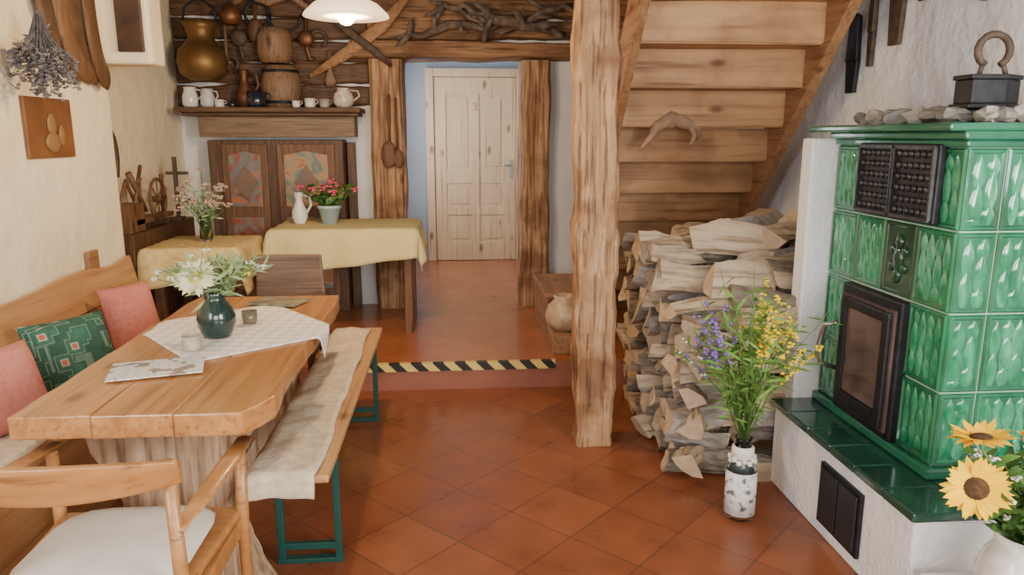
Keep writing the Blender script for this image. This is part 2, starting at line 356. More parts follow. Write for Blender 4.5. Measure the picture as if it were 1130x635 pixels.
# ------------------------------------------------------------ stove
sv=E('tiled_stove',(1.75,2.5,0),'green glazed tiled stove with iron doors on a white plinth','stove')
g=G();g.box(1.38,2.09,1.95,2.95,0,.35);mk('plinth',g,STUC,parent=sv,bevel=.01)
g=G()
n=6
g.box(1.37,2.08,1.945,2.95,.35,.366)
for i in range(n):
    a=1.94+i*(1.02/n);g.box(1.365,1.56,a+.002,a+1.02/n-.002,.352,.382)
for i in range(4): 
    a=1.56+i*.132;g.box(a+.002,a+.13,1.94,2.17,.352,.382)
mk('ledge',g,GLED,parent=sv,bevel=.006)
g=G();g.box(1.46,2.09,2.955,3.05,0,1.49);mk('stove_wall',g,STUC,parent=sv,bevel=.008)
X,Y=1.57,2.18
g=G();g.box(X+.004,2.09,Y+.004,2.95,.386,1.49,1)
def tile(g,face,a,b,z0,z1,base,orn=False):
    q=.003
    def P(s,z,dd): return (base-dd,s,z) if face=='x' else (s,base-dd,z)
    a+=q;b-=q;z0+=q;z1-=q
    vs=[P(a,z0,-.010),P(b,z0,-.010),P(b,z1,-.010),P(a,z1,-.010),P(a,z0,0),P(b,z0,0),P(b,z1,0),P(a,z1,0),
        P(a+.005,z0+.005,.006),P(b-.005,z0+.005,.006),P(b-.005,z1-.005,.006),P(a+.005,z1-.005,.006),
        P(a+.012,z0+.012,.006),P(b-.012,z0+.012,.006),P(b-.012,z1-.012,.006),P(a+.012,z1-.012,.006),
        P(a+.017,z0+.017,.001),P(b-.017,z0+.017,.001),P(b-.017,z1-.017,.001),P(a+.017,z1-.017,.001)]
    fs=[(16,17,18,19)]
    for k in(0,4,8,12):
        for j in range(4): fs.append((k+j,k+(j+1)%4,k+4+(j+1)%4,k+4+j))
    g.add(vs,fs,3 if orn else 2)
    A,B,C_,D=a+.018,b-.018,z0+.018,z1-.018
    if orn:
        cs,cz=(A+B)/2,(C_+D)/2
        for dz,w_,h_ in((0,.030,.05),(.06,.022,.03),(-.06,.022,.03)):
            rr=(.012,w_,h_) if face=='x' else (w_,.012,h_)
            g.ell(P(cs,cz+dz,.002),rr,10,6,mi=3)
        for sg in(-1,1):
            for dz in(-.03,.03):
                rr=(.01,.02,.02) if face=='x' else (.02,.01,.02)
                g.ell(P(cs+sg*.035,cz+dz,.002),rr,8,5,mi=3)
        return
    nc=max(2,round((B-A)/.036));cw=(B-A)/nc;ch=(D-C_)/2
    for i in range(nc):
        off=(.5*ch if i%2 else 0)+U(-.012,.012)
        for j in range(-1,3):
            lo=C_+j*ch+off-.008;hi=lo+ch*1.22
            lo=max(lo,C_);hi=min(hi,D)
            if hi-lo<.025: continue
            c=A+(i+.5)*cw+U(-.002,.002);L=hi-lo;n1=8
            wv=min(cw*.56,c-A,B-c);vv=[]
            for t in range(n1+1):
                tt=t/n1;ww=wv*(math.sin(math.pi*min(1,tt*.9+.10))**.8)*(1.0 if t<n1 else 0.1)
                zz=lo+L*tt
                dd=.0065*math.sin(math.pi*(.12+.88*(1-tt)))+.0012
                vv+= [P(c-ww,zz,.0012),P(c-ww*.5,zz,dd*.85),P(c,zz,dd),P(c+ww*.5,zz,dd*.85),P(c+ww,zz,.0012)]
            ff=[]
            for t in range(n1):
                for q2 in range(4): ff.append((t*5+q2,t*5+q2+1,t*5+q2+6,t*5+q2+5))
            g.add(vv,ff,0,True)
rows=[.42,.675,.94,1.205,1.465]
cy=[2.18,2.38,2.565,2.75,2.95]
for r in range(4):
    for c in range(4):
        if 1<=c<=2 and r in(0,1): continue
        tile(g,'x',cy[c],cy[c+1],rows[r],rows[r+1],X,orn=(r==2 and c==1))
    cx=[1.57,1.70,1.90,2.09] 
    for c in range(3): tile(g,'y',cx[c],cx[c+1],rows[r],rows[r+1],Y)
mk('tile_body',g,[GT,GROUT,GTB,GTD],parent=sv)
g=G();g.box(X-.03,2.09,Y-.03,2.95,.383,.42);mk('base_trim',g,GPL,parent=sv,bevel=.008)
g=G();g.box(X-.02,2.09,Y-.02,2.95,1.465,1.49);g.box(X-.045,2.09,Y-.045,2.955,1.489,1.515);g.box(X-.09,2.09,Y-.035,3.06,1.514,1.54)
mk('cornice',g,GPL,parent=sv,bevel=.008)
dr=mk('stove_door',G().box(X-.035,X+.01,2.37,2.765,.42,.935),IRON,parent=sv,bevel=.008)
g=G();g.box(X-.045,X-.035,2.39,2.73,.45,.90);g.box(X-.052,X-.044,2.44,2.68,.52,.85);mk('door_glass',g,noisy('sooty_glass',[(.04,.025,.025),(.16,.11,.10)],4,rough=.1,bump=0),parent=dr)
g=G()
for a,b,c,e in((2.40,2.44,.46,.89),(2.68,2.72,.46,.89),(2.44,2.68,.46,.515),(2.44,2.68,.855,.89)): g.box(X-.062,X-.045,a,b,c,e)
mk('door_rim',g,IRON,parent=dr,bevel=.006)
g=G();g.tube([(X-.04,2.755,.58),(X-.10,2.765,.60),(X-.11,2.77,.68),(X-.10,2.76,.76),(X-.07,2.72,.78)],[.009,.011,.012,.012,.009]);mk('door_handle',g,plain('handle_steel',(.55,.55,.57),.3,.9),parent=dr)
g=G();g.box(X-.03,X,2.27,2.74,1.215,1.475)
wf=mk('warming_frame',g,IRON,parent=sv,bevel=.006)
g=G()
for (a,b) in((2.285,2.50),(2.515,2.725)):
    for i in range(6):
        for j in range(6):
            yy=a+.025+(b-a-.05)*i/5;zz=1.25+.19*j/5
            g.ell((X-.032,yy,zz),(.011,.013,.013),8,5)
    for z in(1.228,1.462): g.box(X-.042,X-.03,a,b,z-.006,z+.006)
    for y in(a,b): g.box(X-.042,X-.03,y-.005,y+.005,1.228,1.462)
mk('warming_grille',g,noisy('worn_iron',[(.03,.032,.036),(.09,.095,.10)],30,rough=.4,metal=.6,bump=.2),parent=wf)
g=G();g.box(1.365,1.382,2.22,2.50,.06,.30);av=mk('ash_vent',g,IRON,parent=sv,bevel=.003)
FI=plain('grey_iron',(.05,.055,.065),.4,.5)
g=G();g.box(1.358,1.366,2.235,2.355,.075,.285);mk('vent_flap',g,FI,parent=av,bevel=.003)
g=G();g.box(1.358,1.366,2.365,2.485,.075,.285);mk('vent_flap',g,FI,parent=av,bevel=.003)
for i in range(18):
    r=U(.042,.060)
    if i<8: x,y=1.60+U(-.02,.05),2.22+i*.095
    elif i<12: x,y=1.68+(i-8)*.10,2.20
    else: x=1.72+U(0,.28);y=2.48+(i-12)*.075
    g=G();g.ell((0,0,r*.5),(r*U(1.0,1.5),r*U(.85,1.25),r*.58),8,5,jit=.8)
    for k in range(len(g.sm)): g.sm[k]=False
    mk('stone',g,GREYP if i%3==0 else GREY,place=(x,y,1.54),rot=(0,0,U(0,3)),label='rough grey rock lying on the stove top',cat='stone',group='rocks on the stove top')
g=G();g.ell((1.72,2.33,1.562),(.14,.08,.024),16,8,jit=.3);mk('stone_slab',g,GREY,label='flat grey stone under the old flat iron',cat='stone')
ix=1.715
ir=E('charcoal_iron',(ix,2.32,1.585),'antique black charcoal clothes iron on a flat stone','clothes iron')
def ironout(s): return [(ix-.10*s,2.32-.05*s),(ix+.03*s,2.32-.055*s),(ix+.12*s,2.32),(ix+.03*s,2.32+.055*s),(ix-.10*s,2.32+.05*s)]
g=G();g.prism(ironout(1.0),'z',1.585,1.60);g.prism(ironout(.88),'z',1.60,1.675);mk('iron_body',g,IRON,parent=ir,bevel=.004)
g=G();g.prism(ironout(.95),'z',1.675,1.69)
mk('iron_lid',g,IRON,parent=ir,bevel=.003)
g=G();pts=[]
for i in range(14):
    a=math.radians(-60+i*300/13);pts.append((ix+.054*math.cos(a),2.32,1.765+.05*math.sin(a)))
g.tube(pts,.012,8);g.cyl((ix-.04,2.32,1.69),(ix-.03,2.32,1.73),.008);g.cyl((ix+.05,2.32,1.69),(ix+.035,2.32,1.73),.008)
mk('iron_handle',g,RUST,parent=ir)
# ------------------------------------------------------------ firewood
def logmesh(i):
    r=U(.056,.074);L=.29
    kind=[0,3,1,0,3,2,3,0][i%8]
    if kind==0: cs=[(-.45*r,-.45*r,1)]+[(r*U(1.1,1.4)*math.cos(a)-.45*r,r*1.2*math.sin(a)-.45*r,0) for a in [j*math.pi/2/4 for j in range(5)]]
    elif kind==1: cs=[(r*math.cos(a),r*.95*math.sin(a)-.35*r,0) for a in [j*math.pi/5 for j in range(6)]]
    elif kind==2: cs=[(r*.85*math.cos(a),r*.8*math.sin(a),0) for a in [j*math.pi/4.5 for j in range(9)]]
    else: cs=[(-U(.9,1.2)*r,-U(.4,.7)*r,1),(U(.8,1.1)*r,-U(.6,.9)*r,1),(U(.6,1)*r,U(.2,.5)*r,0),(.1*r,U(.6,.9)*r,0),(-U(.5,.8)*r,U(.2,.6)*r,1)]
    n=len(cs);rg=8;vs=[];g=G();sd=U(0,99)
    bx,by=U(-.02,.02),U(-.02,.02);tw=U(-.35,.35);ta=U(-.18,.18)
    ea,eb=U(-.35,.35),U(-.35,.35)
    for k in range(rg):
        t=k/(rg-1);x=-L/2+L*t
        sc=1+ta*(t-.5)*2
        for (a,b,_) in cs:
            q=noise.noise(Vector((x*9+sd,a*22,b*22)))+.5*noise.noise(Vector((x*26+sd,a*50,b*50)))
            an=tw*t;a2=a*math.cos(an)-b*math.sin(an);b2=a*math.sin(an)+b*math.cos(an)
            xx=x+((a*ea+b*eb)+U(-.006,.006) if k in(0,rg-1) else 0)
            vs.append((xx,a2*sc*(1+.3*q)+bx*math.sin(3*t),b2*sc*(1+.3*q)+by*math.sin(3*t)))
    g.add(vs,[],0)
    for k in range(rg-1):
        for j in range(n):
            j2=(j+1)%n
            g.f.append([k*n+j,k*n+j2,(k+1)*n+j2,(k+1)*n+j])
            flat=(kind==0 and (j==0 or j==n-1)) or (kind==1 and j==n-1) or (kind==3 and cs[j][2])
            g.m.append(1 if flat else 0);g.sm.append(False)
    g.f.append(list(range(n))[::-1]);g.m.append(2);g.sm.append(False)
    g.f.append(list(range((rg-1)*n,rg*n)));g.m.append(2);g.sm.append(False)
    return g
LOGL='split firewood log with bark stacked in the pile under the stairs'
protos=[];NP=30
for i in range(NP):
    protos.append(mk('firewood_log',logmesh(i),[WBARK if i%2 else WBARK2,WSPLIT,WEND],place=(0,0,0),label=LOGL,cat='firewood',group='stacked firewood'))
used=[False]*NP
def putlog(x,y,z,yaw=0,sc=(1,1,1),tilt=0,roll=None):
    i=random.randrange(NP)
    if not used[i]: o=protos[i];used[i]=True
    else: o=protos[i].copy();COL.objects.link(o)
    o.location=(x,y,z);o.rotation_euler=(random.choice([0,1.2,2.5,3.6,4.3,5]) if roll is None else roll,tilt,yaw);o.scale=sc
P=.112
for ci,cx_ in enumerate((1.09,1.36,1.63,1.87)):
    rowi=0;y=3.03 if ci<2 else 3.15
    while y<4.05:
        H=.73+min(.26,(y-3.0)*.5)+ci*.03
        nl=int(H/P+.3)
        for l in range(nl):
            vis=(ci==0) or rowi<1 or l>=nl-2
            if not vis: continue
            if ci>=2 and rowi<1 and l<nl-4: continue
            yy=y+(P/2 if l%2 else 0)+U(-.02,.02)
            big=U(.85,1.15)
            putlog(cx_+U(-.035,.035),yy,.06+l*P*.97,U(-.25,.25)+(math.pi if R()<.5 else 0),(U(.85,1.1),big,big) ,U(-.08,.08))
        rowi+=1;y+=P*1.06
for (x,y,z,yaw,L,s) in((1.08,3.08,.76,.15,1.1,1.1),(1.38,3.08,.77,-.2,1.1,1.2),(1.15,3.32,.88,-.15,1.35,1.25),(1.50,3.32,.92,.25,1.3,1.3),(1.80,3.40,.98,.15,1.1,1.4),(1.28,3.18,.85,.3,1.2,1.2),(1.60,3.2,.87,-.3,1.2,1.2),(1.85,3.25,.92,.3,.9,1.2),(1.36,3.45,.98,-.3,1.4,1.3),(1.66,3.42,1.03,.2,1.3,1.4),(1.82,3.6,1.08,.4,1.1,1.4),(1.10,3.55,.93,.3,1.3,1.2),(1.50,3.6,1.03,.5,1.2,1.3)):
    putlog(x,y,z,yaw,(L,s*1.1,s*.9),U(-.15,.15))
for i in range(5): putlog(1.02+U(-.03,.05),2.99+U(-.02,.02),.10+i*.15,1.2+U(-.4,.4),(.5,1.1,1.1),U(-.1,.1))
# ------------------------------------------------------------ dining table
tb=E('dining_table',(-.91,2.76,0),'rustic honey-coloured pine table with plank top and trunk trestles','table')
g=G()
xs=[-1.215,-1.0,-.78,-.55]
def edge(y,o): return .030*noise.noise(Vector((y*2.6,o,0)))+.008*noise.noise(Vector((y*9,o,0)))
for i in range(3):
    a,b=xs[i],xs[i+1]
    N=24;e0=1.99+(.006,.0,-.004)[i];ys=[e0+(3.53-e0)*k/N for k in range(N+1)]
    L_=[(a+(edge(y,5) if i==0 else .0002),y) for y in ys];Rr=[(b+(edge(y,9) if i==2 else -.0002),y) for y in ys]
    if i==2: Rr[0]=(b-.045,ys[0]);Rr[1]=(b-.008,ys[1])
    g.prism(L_+Rr[::-1],'z',.682,.75)
mk('table_top',g,WTABLE,parent=tb,bevel=.005)
def trestle(y):
    g=G();prof=[]
    base=[(0,.29),(.06,.25),(.18,.20),(.33,.17),(.48,.19),(.58,.25),(.682,.27)]
    for k in range(29):
        z=.681*k/28
        for (za,wa),(zb,wb_) in zip(base,base[1:]):
            if za<=z<=zb: w=wa+(wb_-wa)*(z-za)/(zb-za)
        prof.append((w,z))
    def nz(z,s): return .03*noise.noise(Vector((z*7,s,y)))+.012*noise.noise(Vector((z*22,s,y)))
    Lp=[(-.90-w+nz(z,1),z) for w,z in prof];Rp=[(-.90+w+nz(z,4),z) for w,z in prof]
    g.prism(Lp+Rp[::-1],'y',y-.07,y+.07);mk('trestle',g,WTRUNK,parent=tb,bevel=.015)
trestle(2.30);trestle(3.25)
g=G();g.beam((-.90,2.37,.27),(-.90,3.18,.27),.07,.12,8,.005);mk('stretcher',g,WTRUNK,parent=tb)
def cloth(name,cx,cy,hx,hy,z,w,h,rot,mat,label,cat,thick=.003,flare=.25,wave=.012,n=44):
    g=G();vs=[];fs=[]
    for j in range(n+1):
        for i in range(n+1):
            a=(i/n-.5)*w;b=(j/n-.5)*h
            x=a*math.cos(rot)-b*math.sin(rot);y=a*math.sin(rot)+b*math.cos(rot)
            ex=max(0,abs(x)-hx);ey=max(0,abs(y)-hy);dd=math.hypot(ex,ey)
            px=max(-hx,min(hx,x));py=max(-hy,min(hy,y))
            zz=z
            if dd>0:
                ox=ex/dd*math.copysign(1,x);oy=ey/dd*math.copysign(1,y)
                t=x*18 if ey>ex else y*18
                o=.008+flare*dd*.5+wave*math.sin(t)*min(1,dd/.1)
                px+=ox*o;py+=oy*o;zz=z-dd
            vs.append((cx+px,cy+py,zz))
    for j in range(n):
        for i in range(n): a=j*(n+1)+i;fs.append((a,a+1,a+n+2,a+n+1))
    g.add(vs,fs,0,True)
    return mk(name,g,mat,label=label,cat=cat,solid=thick)
m,nt,b=nm('crocheted_linen',.95);v=vec(nt,(1,1,1),(0,0,math.radians(-38)))
ck=nt.nodes.new('ShaderNodeTexChecker');ck.inputs['Scale'].default_value=26;ck.inputs['Color1'].default_value=(.88,.86,.82,1);ck.inputs['Color2'].default_value=(.74,.70,.65,1);nt.links.new(v,ck.inputs[0]);nt.links.new(ck.outputs[0],b.inputs['Base Color'])
n=nt.nodes.new('ShaderNodeTexNoise');n.inputs['Scale'].default_value=60;nt.links.new(v,n.inputs[0]);bumpn(nt,b,n.outputs[0],.5,.003)
cloth('table_runner',-.855,2.90,.335,.78,.7535,.60,.66,math.radians(38),m,'white crocheted linen cloth laid diagonally on the pine table','tablecloth',.003)
m,nt,b=nm('newsprint',.9);v=vec(nt,(1,1,1),(0,0,0))
n=nt.nodes.new('ShaderNodeTexNoise');n.inputs['Scale'].default_value=16;n.inputs['Detail'].default_value=1;nt.links.new(v,n.inputs[0])
r=ramp(nt,[(.56,(1,1,1)),(.60,(.45,.38,.32))]);nt.links.new(n.outputs[0],r.inputs[0])
n2=nt.nodes.new('ShaderNodeTexNoise');n2.inputs['Scale'].default_value=1;n2.inputs['Detail'].default_value=2;nt.links.new(vec(nt,(60,190,1),(0,0,-.28)),n2.inputs[0])
r2=ramp(nt,[(.45,(.60,.57,.52)),(.55,(.84,.82,.77))]);nt.links.new(n2.outputs[0],r2.inputs[0]);nt.links.new(mul(nt,r2.outputs[0],r.outputs[0]),b.inputs['Base Color'])
def flat(name,cx,cy,w,h,rot,z,t,mats,label,cat,bev=0):
    M=Matrix.Translation((cx,cy,z))@Matrix.Rotation(rot,4,'Z')
    g=G();g.box(-w/2,w/2,-h/2,h/2,0,t,0,M);return mk(name,g,mats,label=label,cat=cat,bevel=bev)
flat('newspaper',-.97,2.39,.28,.19,.28,.757,.004,m,'folded printed newspaper lying on the pine table','newspaper')
flat('magazine',-.80,3.36,.23,.15,-.3,.757,.008,noisy('magazine_cover',[(.06,.07,.05),(.40,.36,.26)],14,rough=.4,bump=0),'dark printed magazine lying at the end of the table','magazine')
def jug(name,x,y,z,s,mat,label,cat,prof,handle=True,hm=None):
    e=E(name,(x,y,z),label,cat)
    g=G();g.lathe([(r*s,h*s) for r,h in prof],(x,y,z));mk('body',g,mat,parent=e)
    if handle:
        hs=max(h for _,h in prof)*s;rr=max(r for r,_ in prof)*s
        g=G();g.tube([(x+rr*.6,y,z+hs*.9),(x+rr*1.35,y,z+hs*.85),(x+rr*1.5,y,z+hs*.6),(x+rr*.9,y,z+hs*.35)],.07*hs*.6);mk('handle',g,hm or mat,parent=e)
    return e
VP=[(.0,0),(.045,0),(.05,.01),(.062,.04),(.064,.07),(.055,.10),(.036,.125),(.032,.14),(.042,.16),(.038,.16),(.028,.14),(.03,.12),(.0,.02)]
jug('flower_jug',-.90,2.79,.757,1.1,DGREEN,'small dark green glazed jug holding a bouquet on the table','jug',VP,False)
CUP=[(0,0),(.028,0),(.034,.01),(.036,.06),(.033,.06),(.031,.012),(0,.01)]
jug('tea_light_cup',-.93,2.60,.757,.9,plain('stoneware',(.50,.43,.35),.5),'small pale stoneware cup on the linen cloth','cup',CUP,False)
jug('small_jar',-.83,2.98,.757,.85,plain('smoked_glass',(.20,.16,.12),.2),'tiny dark candle jar on the linen cloth','jar',CUP,False)
def head(e,c,nrm,Rr,rd,mp,md,npet=20,pl='petals'):
    c=Vector(c);nrm=Vector(nrm).normalized();a=nrm.orthogonal().normalized();b=nrm.cross(a)
    g=G()
    for lay in range(2):
        for k in range(npet):
            an=2*math.pi*(k+.5*lay)/npet+U(-.08,.08);dd=a*math.cos(an)+b*math.sin(an)
            g.leaf(c+dd*rd*.8-nrm*.002*lay,dd+nrm*U(-.1,.35),(Rr-rd*.8)*U(.8,1.15),Rr*.30,0,nrm=nrm,bend=U(-.25,.2))
    mk(pl,g,mp,parent=e)
    g=G();Mx=nrm.to_track_quat('Z','Y').to_matrix().to_4x4();Mx.translation=c
    g.ell((0,0,0),(rd,rd,rd*.3),16,8,M=Mx);mk('flower_disc',g,md,parent=e)
def sunflower(base,c,nrm,Rr,rd,mp,md,label):
    e=E('sunflower',base,label,'flower')
    g=G();b=Vector(base);c=Vector(c);n=Vector(nrm).normalized()
    g.tube([b,b.lerp(c,.5)+Vector((0,0,.02)),c-n*.03,c-n*.006],[.004,.004,.004,.006]);mk('stem',g,STEM,parent=e)
    head(e,c,nrm,Rr,rd,mp,md);return e
def bouquet(name,base,label,n,h,spread,parts,leafmat,nleaf,leafL,leafW,zmin=.3,cat='bouquet',stemmat=None,bias=(0,0),fan=1.,sortx=False,hmin=.55):
    e=E(name,base,label,cat);b=Vector(base);gs=G();gl=G();tips=[]
    for i in range(n):
        a=U(0,2*math.pi);rr=spread*math.sqrt(R());hh=h*U(hmin,1)*(1-.25*rr/abs(spread))
        tip=b+Vector((math.cos(a)*rr+bias[0],math.sin(a)*rr*fan+bias[1],hh))
        mid=Vector((b.x+(tip.x-b.x)*.33,b.y+(tip.y-b.y)*.33,b.z+hh*.55))
        pts=[b+Vector((U(-.01,.01),U(-.01,.01),0)),mid,tip];gs.tube(pts,[.002,.002,.0012],5)
        tips.append((mid,tip))
        for k in range(nleaf):
            t=U(zmin,1);p=(b.lerp(mid,t*2) if t<.5 else mid.lerp(tip,t*2-1))
            gl.leaf(p,(U(-1,1),U(-1,1),U(-.2,.9)),leafL*U(.6,1.2),leafW*U(.7,1.2),bend=U(-.4,.2))
    mk('stems',gs,stemmat or STEM,parent=e)
    if nleaf: mk('leaves',gl,leafmat,parent=e)
    if sortx: tips.sort(key=lambda q:q[1].x+U(-.06,.06))
    k=0
    for pn,mat,frac,size,cnt,spike in parts:
        g=G();m_=int(n*frac)
        if mat is None: k+=m_;continue
        for (mid,tip) in tips[k:k+m_]:
            for q in range(cnt):
                if spike: p=tip.lerp(mid,R()*.6)+Vector((U(-1,1),U(-1,1),U(-1,1)))*size*1.1
                else: p=tip+Vector((U(-1,1),U(-1,1),U(-.6,.6)))*size*1.8
                s=size*U(.6,1.1);g.ell(p,(s,s,s*.6),6,4)
        k+=m_;mk(pn,g,mat,parent=e)
    return e
sunflower((-.90,2.79,.89),(-.93,2.69,1.0),(-.05,-.8,.65),.075,.026,PETC,plain('yellow_disc',(.55,.5,.12),.9),'cream-petalled sunflower in the dark jug on the table')
bouquet('mixed_bouquet',(-.90,2.79,.89),'loose bouquet of white and pale green blossoms in the dark jug',44,.21,.20,[('white_blossoms',PETW,.4,.006,8,False),('yellow_blossoms',YBL,.12,.005,6,False)],LEAF2,9,.085,.013,.2)
# ------------------------------------------------------------ beer bench
bb=E('trestle_bench',(-.53,3.1,0),'narrow wooden bench on green folding metal legs beside the table','bench')
g=G();g.box(-.655,-.405,2.19,4.03,.43,.457);mk('seat',g,WBENCH,parent=bb,bevel=.006)
for y in(2.46,3.80):
    g=G()
    for x in(-.63,-.43): g.box(x-.012,x+.012,y-.012,y+.012,.0,.43)
    g.box(-.63,-.43,y-.010,y+.010,.05,.075);g.box(-.63,-.43,y-.010,y+.010,.38,.40)
    g.tube([(-.53,y,.385),(-.53,y+(.35 if y<3 else -.35),.42)],.008)
    g.box(-.645,-.415,y-.016,y+.016,0,.018)
    mk('leg_frame',g,GREENM,parent=bb,bevel=.002)
g=G();vs=[];fs=[]
rowsn=80
for j in range(rowsn+1):
    s=-.07+j*(1.84/rowsn)
    y=2.175+max(0,s);z=.466+.008*noise.noise(Vector((s*5,0,0)))-(max(0,-s))
    if s<0: y=2.175-.008+.01*math.sin(j)
    ex=.030*noise.noise(Vector((s*2.2,7,3)))-.008*max(0,s)
    for i in range(11):
        a=i/10;x=-.665+ (.22+ex)*a+.006*noise.noise(Vector((s*7,a*2,3)))
        zz=z+.006*math.sin(math.pi*a)+.010*noise.noise(Vector((s*9,a*3,1)))-(.02 if i==0 else 0)
        vs.append((x,y,max(zz,.466) if s>=0 and i>0 else zz))
for j in range(rowsn):
    for i in range(10): a=j*11+i;fs.append((a,a+1,a+12,a+11))
g.add(vs,fs,0,True);mk('bench_pad',g,CREAM,label='long cream woven seat pad draped over the narrow bench',cat='seat pad',solid=.014)
# ------------------------------------------------------------ wall bench and cushions
wb=E('wall_bench',(-1.62,2.7,0),'built-in wooden bench with wavy-edged plank backrest along the wall','bench')
g=G();g.box(-1.84,-1.42,1.1,4.24,.40,.44);mk('seat',g,WBENCH,parent=wb,bevel=.006)
g=G();g.box(-1.46,-1.43,1.15,4.2,.0,.40);mk('front_board',g,WBENCH,parent=wb)
M=Matrix.Translation((-1.74,0,.44))@Matrix.Rotation(math.radians(-12),4,'Y')
g=G();g.box(0,.028,1.1,4.22,.02,.225,0,M)
ys=[1.1+3.12*k/60 for k in range(61)]
def wv(y): return .41+.018*math.sin(y*7.5)+.016*noise.noise(Vector((y*3,2,5)))+.006*noise.noise(Vector((y*12,2,5)))
g.prism([(1.1,.228),(4.22,.228)]+[(y,wv(y)) for y in ys[::-1]],'x',0,.028,0,M)
mk('backrest',g,WBENCH,parent=wb,bevel=.006)
for y in(2.90,3.86):
    g=G();g.box(-1.845,-1.820,y-.05,y+.05,.44,.93);mk('backrest_post',g,WSTRING,parent=wb,bevel=.005)
g=G();g.box(-1.74,-1.44,1.1,3.0,.442,.475);mk('seat_pad',g,CREAM,label='cream woven pad on the wall bench seat',cat='seat pad',bevel=.012)
def pillow(x,y,z,w,h,t,ry,rz,mat,label):
    g=G();n=14;vs=[];fs=[]
    for sgn in(1,-1):
        for j in range(n+1):
            for i in range(n+1):
                a=i/n*2-1;b=j/n*2-1
                th=t/2*((1-a**4)*(1-b**4))**.5+.002
                vs.append((sgn*th,a*w/2*(1-.05*(1-b*b)*abs(a)),b*h/2*(1-.05*(1-a*a)*abs(b))))
    N=(n+1)**2
    for s in range(2):
        for j in range(n):
            for i in range(n): a=s*N+j*(n+1)+i;fs.append((a,a+1,a+n+2,a+n+1))
    for i in range(n):
        fs.append((i,i+1,N+i+1,N+i));q=n*(n+1);fs.append((q+i,q+i+1,N+q+i+1,N+q+i))
        fs.append((i*(n+1),(i+1)*(n+1),N+(i+1)*(n+1),N+i*(n+1)));q=n;fs.append((q+i*(n+1),q+(i+1)*(n+1),N+q+(i+1)*(n+1),N+q+i*(n+1)))
    g.add(vs,fs,0,True)
    return mk('cushion',g,mat,place=(x,y,z),rot=(0,ry,rz),label=label,cat='cushion')
m,nt,b=nm('green_patterned_cloth',.95);v=vec(nt,(14,14,14))
vo=nt.nodes.new('ShaderNodeTexVoronoi');vo.distance='CHEBYCHEV';vo.inputs['Scale'].default_value=1;nt.links.new(v,vo.inputs[0])
n=nt.nodes.new('ShaderNodeTexNoise');n.inputs['Scale'].default_value=3;nt.links.new(v,n.inputs[0])
r=ramp(nt,[(.0,(.55,.10,.08)),(.13,(.50,.14,.10)),(.17,(.55,.52,.42)),(.22,(.05,.16,.11)),(.40,(.03,.11,.075)),(.44,(.20,.30,.24)),(.48,(.03,.10,.07))]);nt.links.new(vo.outputs['Distance'],r.inputs[0])
r2=ramp(nt,[(.7,.8,.75),(1.2,1.1,1.1)]);nt.links.new(n.outputs[0],r2.inputs[0]);nt.links.new(mul(nt,r.outputs[0],r2.outputs[0]),b.inputs['Base Color'])
pillow(-1.60,3.70,.620,.27,.33,.12,-.30,-.55,PINK,'coral red cushion leaning on the bench backrest near the far end')
pillow(-1.54,3.0,.625,.34,.33,.13,-.4,-.6,m,'dark green cushion with small floral pattern on the bench')
pillow(-1.60,2.60,.620,.32,.31,.13,-.35,-.4,PINK,'coral red cushion beside the green patterned one')
# ------------------------------------------------------------ armchair (near)
ac=E('armchair',(-.87,1.8,0),'light brown wooden armchair with curved back rail beside the table','chair')
cx,cy_=-.87,1.80
g=G();g.prism([(cx-.25,cy_+.23),(cx+.25,cy_+.23),(cx+.22,cy_-.22),(cx-.22,cy_-.22)],'z',.425,.45);mk('seat',g,WCHAIR,parent=ac,bevel=.008)
g=G();vs=[];N=18
for i in range(N+1):
    a=-1+2*i/N;px=cx+a*.265;py=cy_-.235-.07*(1-a*a);h_=.030+.018*(1-a*a);zc=.782+.006*(1-a*a)
    for dz,dy in((zc-h_,-.010),(zc-h_,.010),(zc+h_,-.010+.0),(zc+h_,-.030)): vs.append((px,py+dy,dz))
fs=[]
for i in range(N):
    for k in range(4): fs.append((i*4+k,i*4+(k+1)%4,i*4+4+(k+1)%4,i*4+4+k))
fs+= [(0,1,2,3),(N*4,N*4+1,N*4+2,N*4+3)]
g.add(vs,fs,0,True);mk('backrest',g,WCHAIR,parent=ac,bevel=.005)
for sg in(-1,1):
    g=G();g.tube([(cx+sg*.235,cy_-.21,0),(cx+sg*.23,cy_-.20,.42),(cx+sg*.235,cy_-.235,.80)],[.015,.019,.014],10);mk('leg',g,WCHAIR,parent=ac)
    g=G();g.tube([(cx+sg*.25,cy_+.20,0),(cx+sg*.25,cy_+.21,.42),(cx+sg*.255,cy_+.215,.64)],[.014,.018,.016],10);mk('leg',g,WCHAIR,parent=ac)
    g=G();g.tube([(cx+sg*.24,cy_-.23,.63),(cx+sg*.262,cy_-.1,.655),(cx+sg*.27,cy_+.08,.66),(cx+sg*.262,cy_+.25,.65)],[.018,.024,.028,.022],12,flat=(1,0,0));mk('armrest',g,WCHAIR,parent=ac)
    g=G();g.box(cx+sg*.235-.012,cx+sg*.235+.012,cy_-.2,cy_+.2,.37,.422);mk('side_rail',g,WCHAIR,parent=ac,bevel=.004)
g=G();g.ell((cx,cy_+.0,.471),(.215,.205,.021),28,10)
for v in g.v:
    dx=(v.x-cx)/.215;dy=(v.y-cy_)/.205;q=max(abs(dx),abs(dy));h=math.hypot(dx,dy)
    if q>1e-3: f=min(1.2,h/q);v.x=cx+dx*.215*f*.97;v.y=cy_+dy*.205*f*.97
mk('seat_cushion',g,CUSHW,label='off-white seat cushion tied on the armchair',cat='cushion')
dc=E('wooden_chair',(-.88,3.80,0),'dark brown wooden chair with solid back board at the table end','chair')
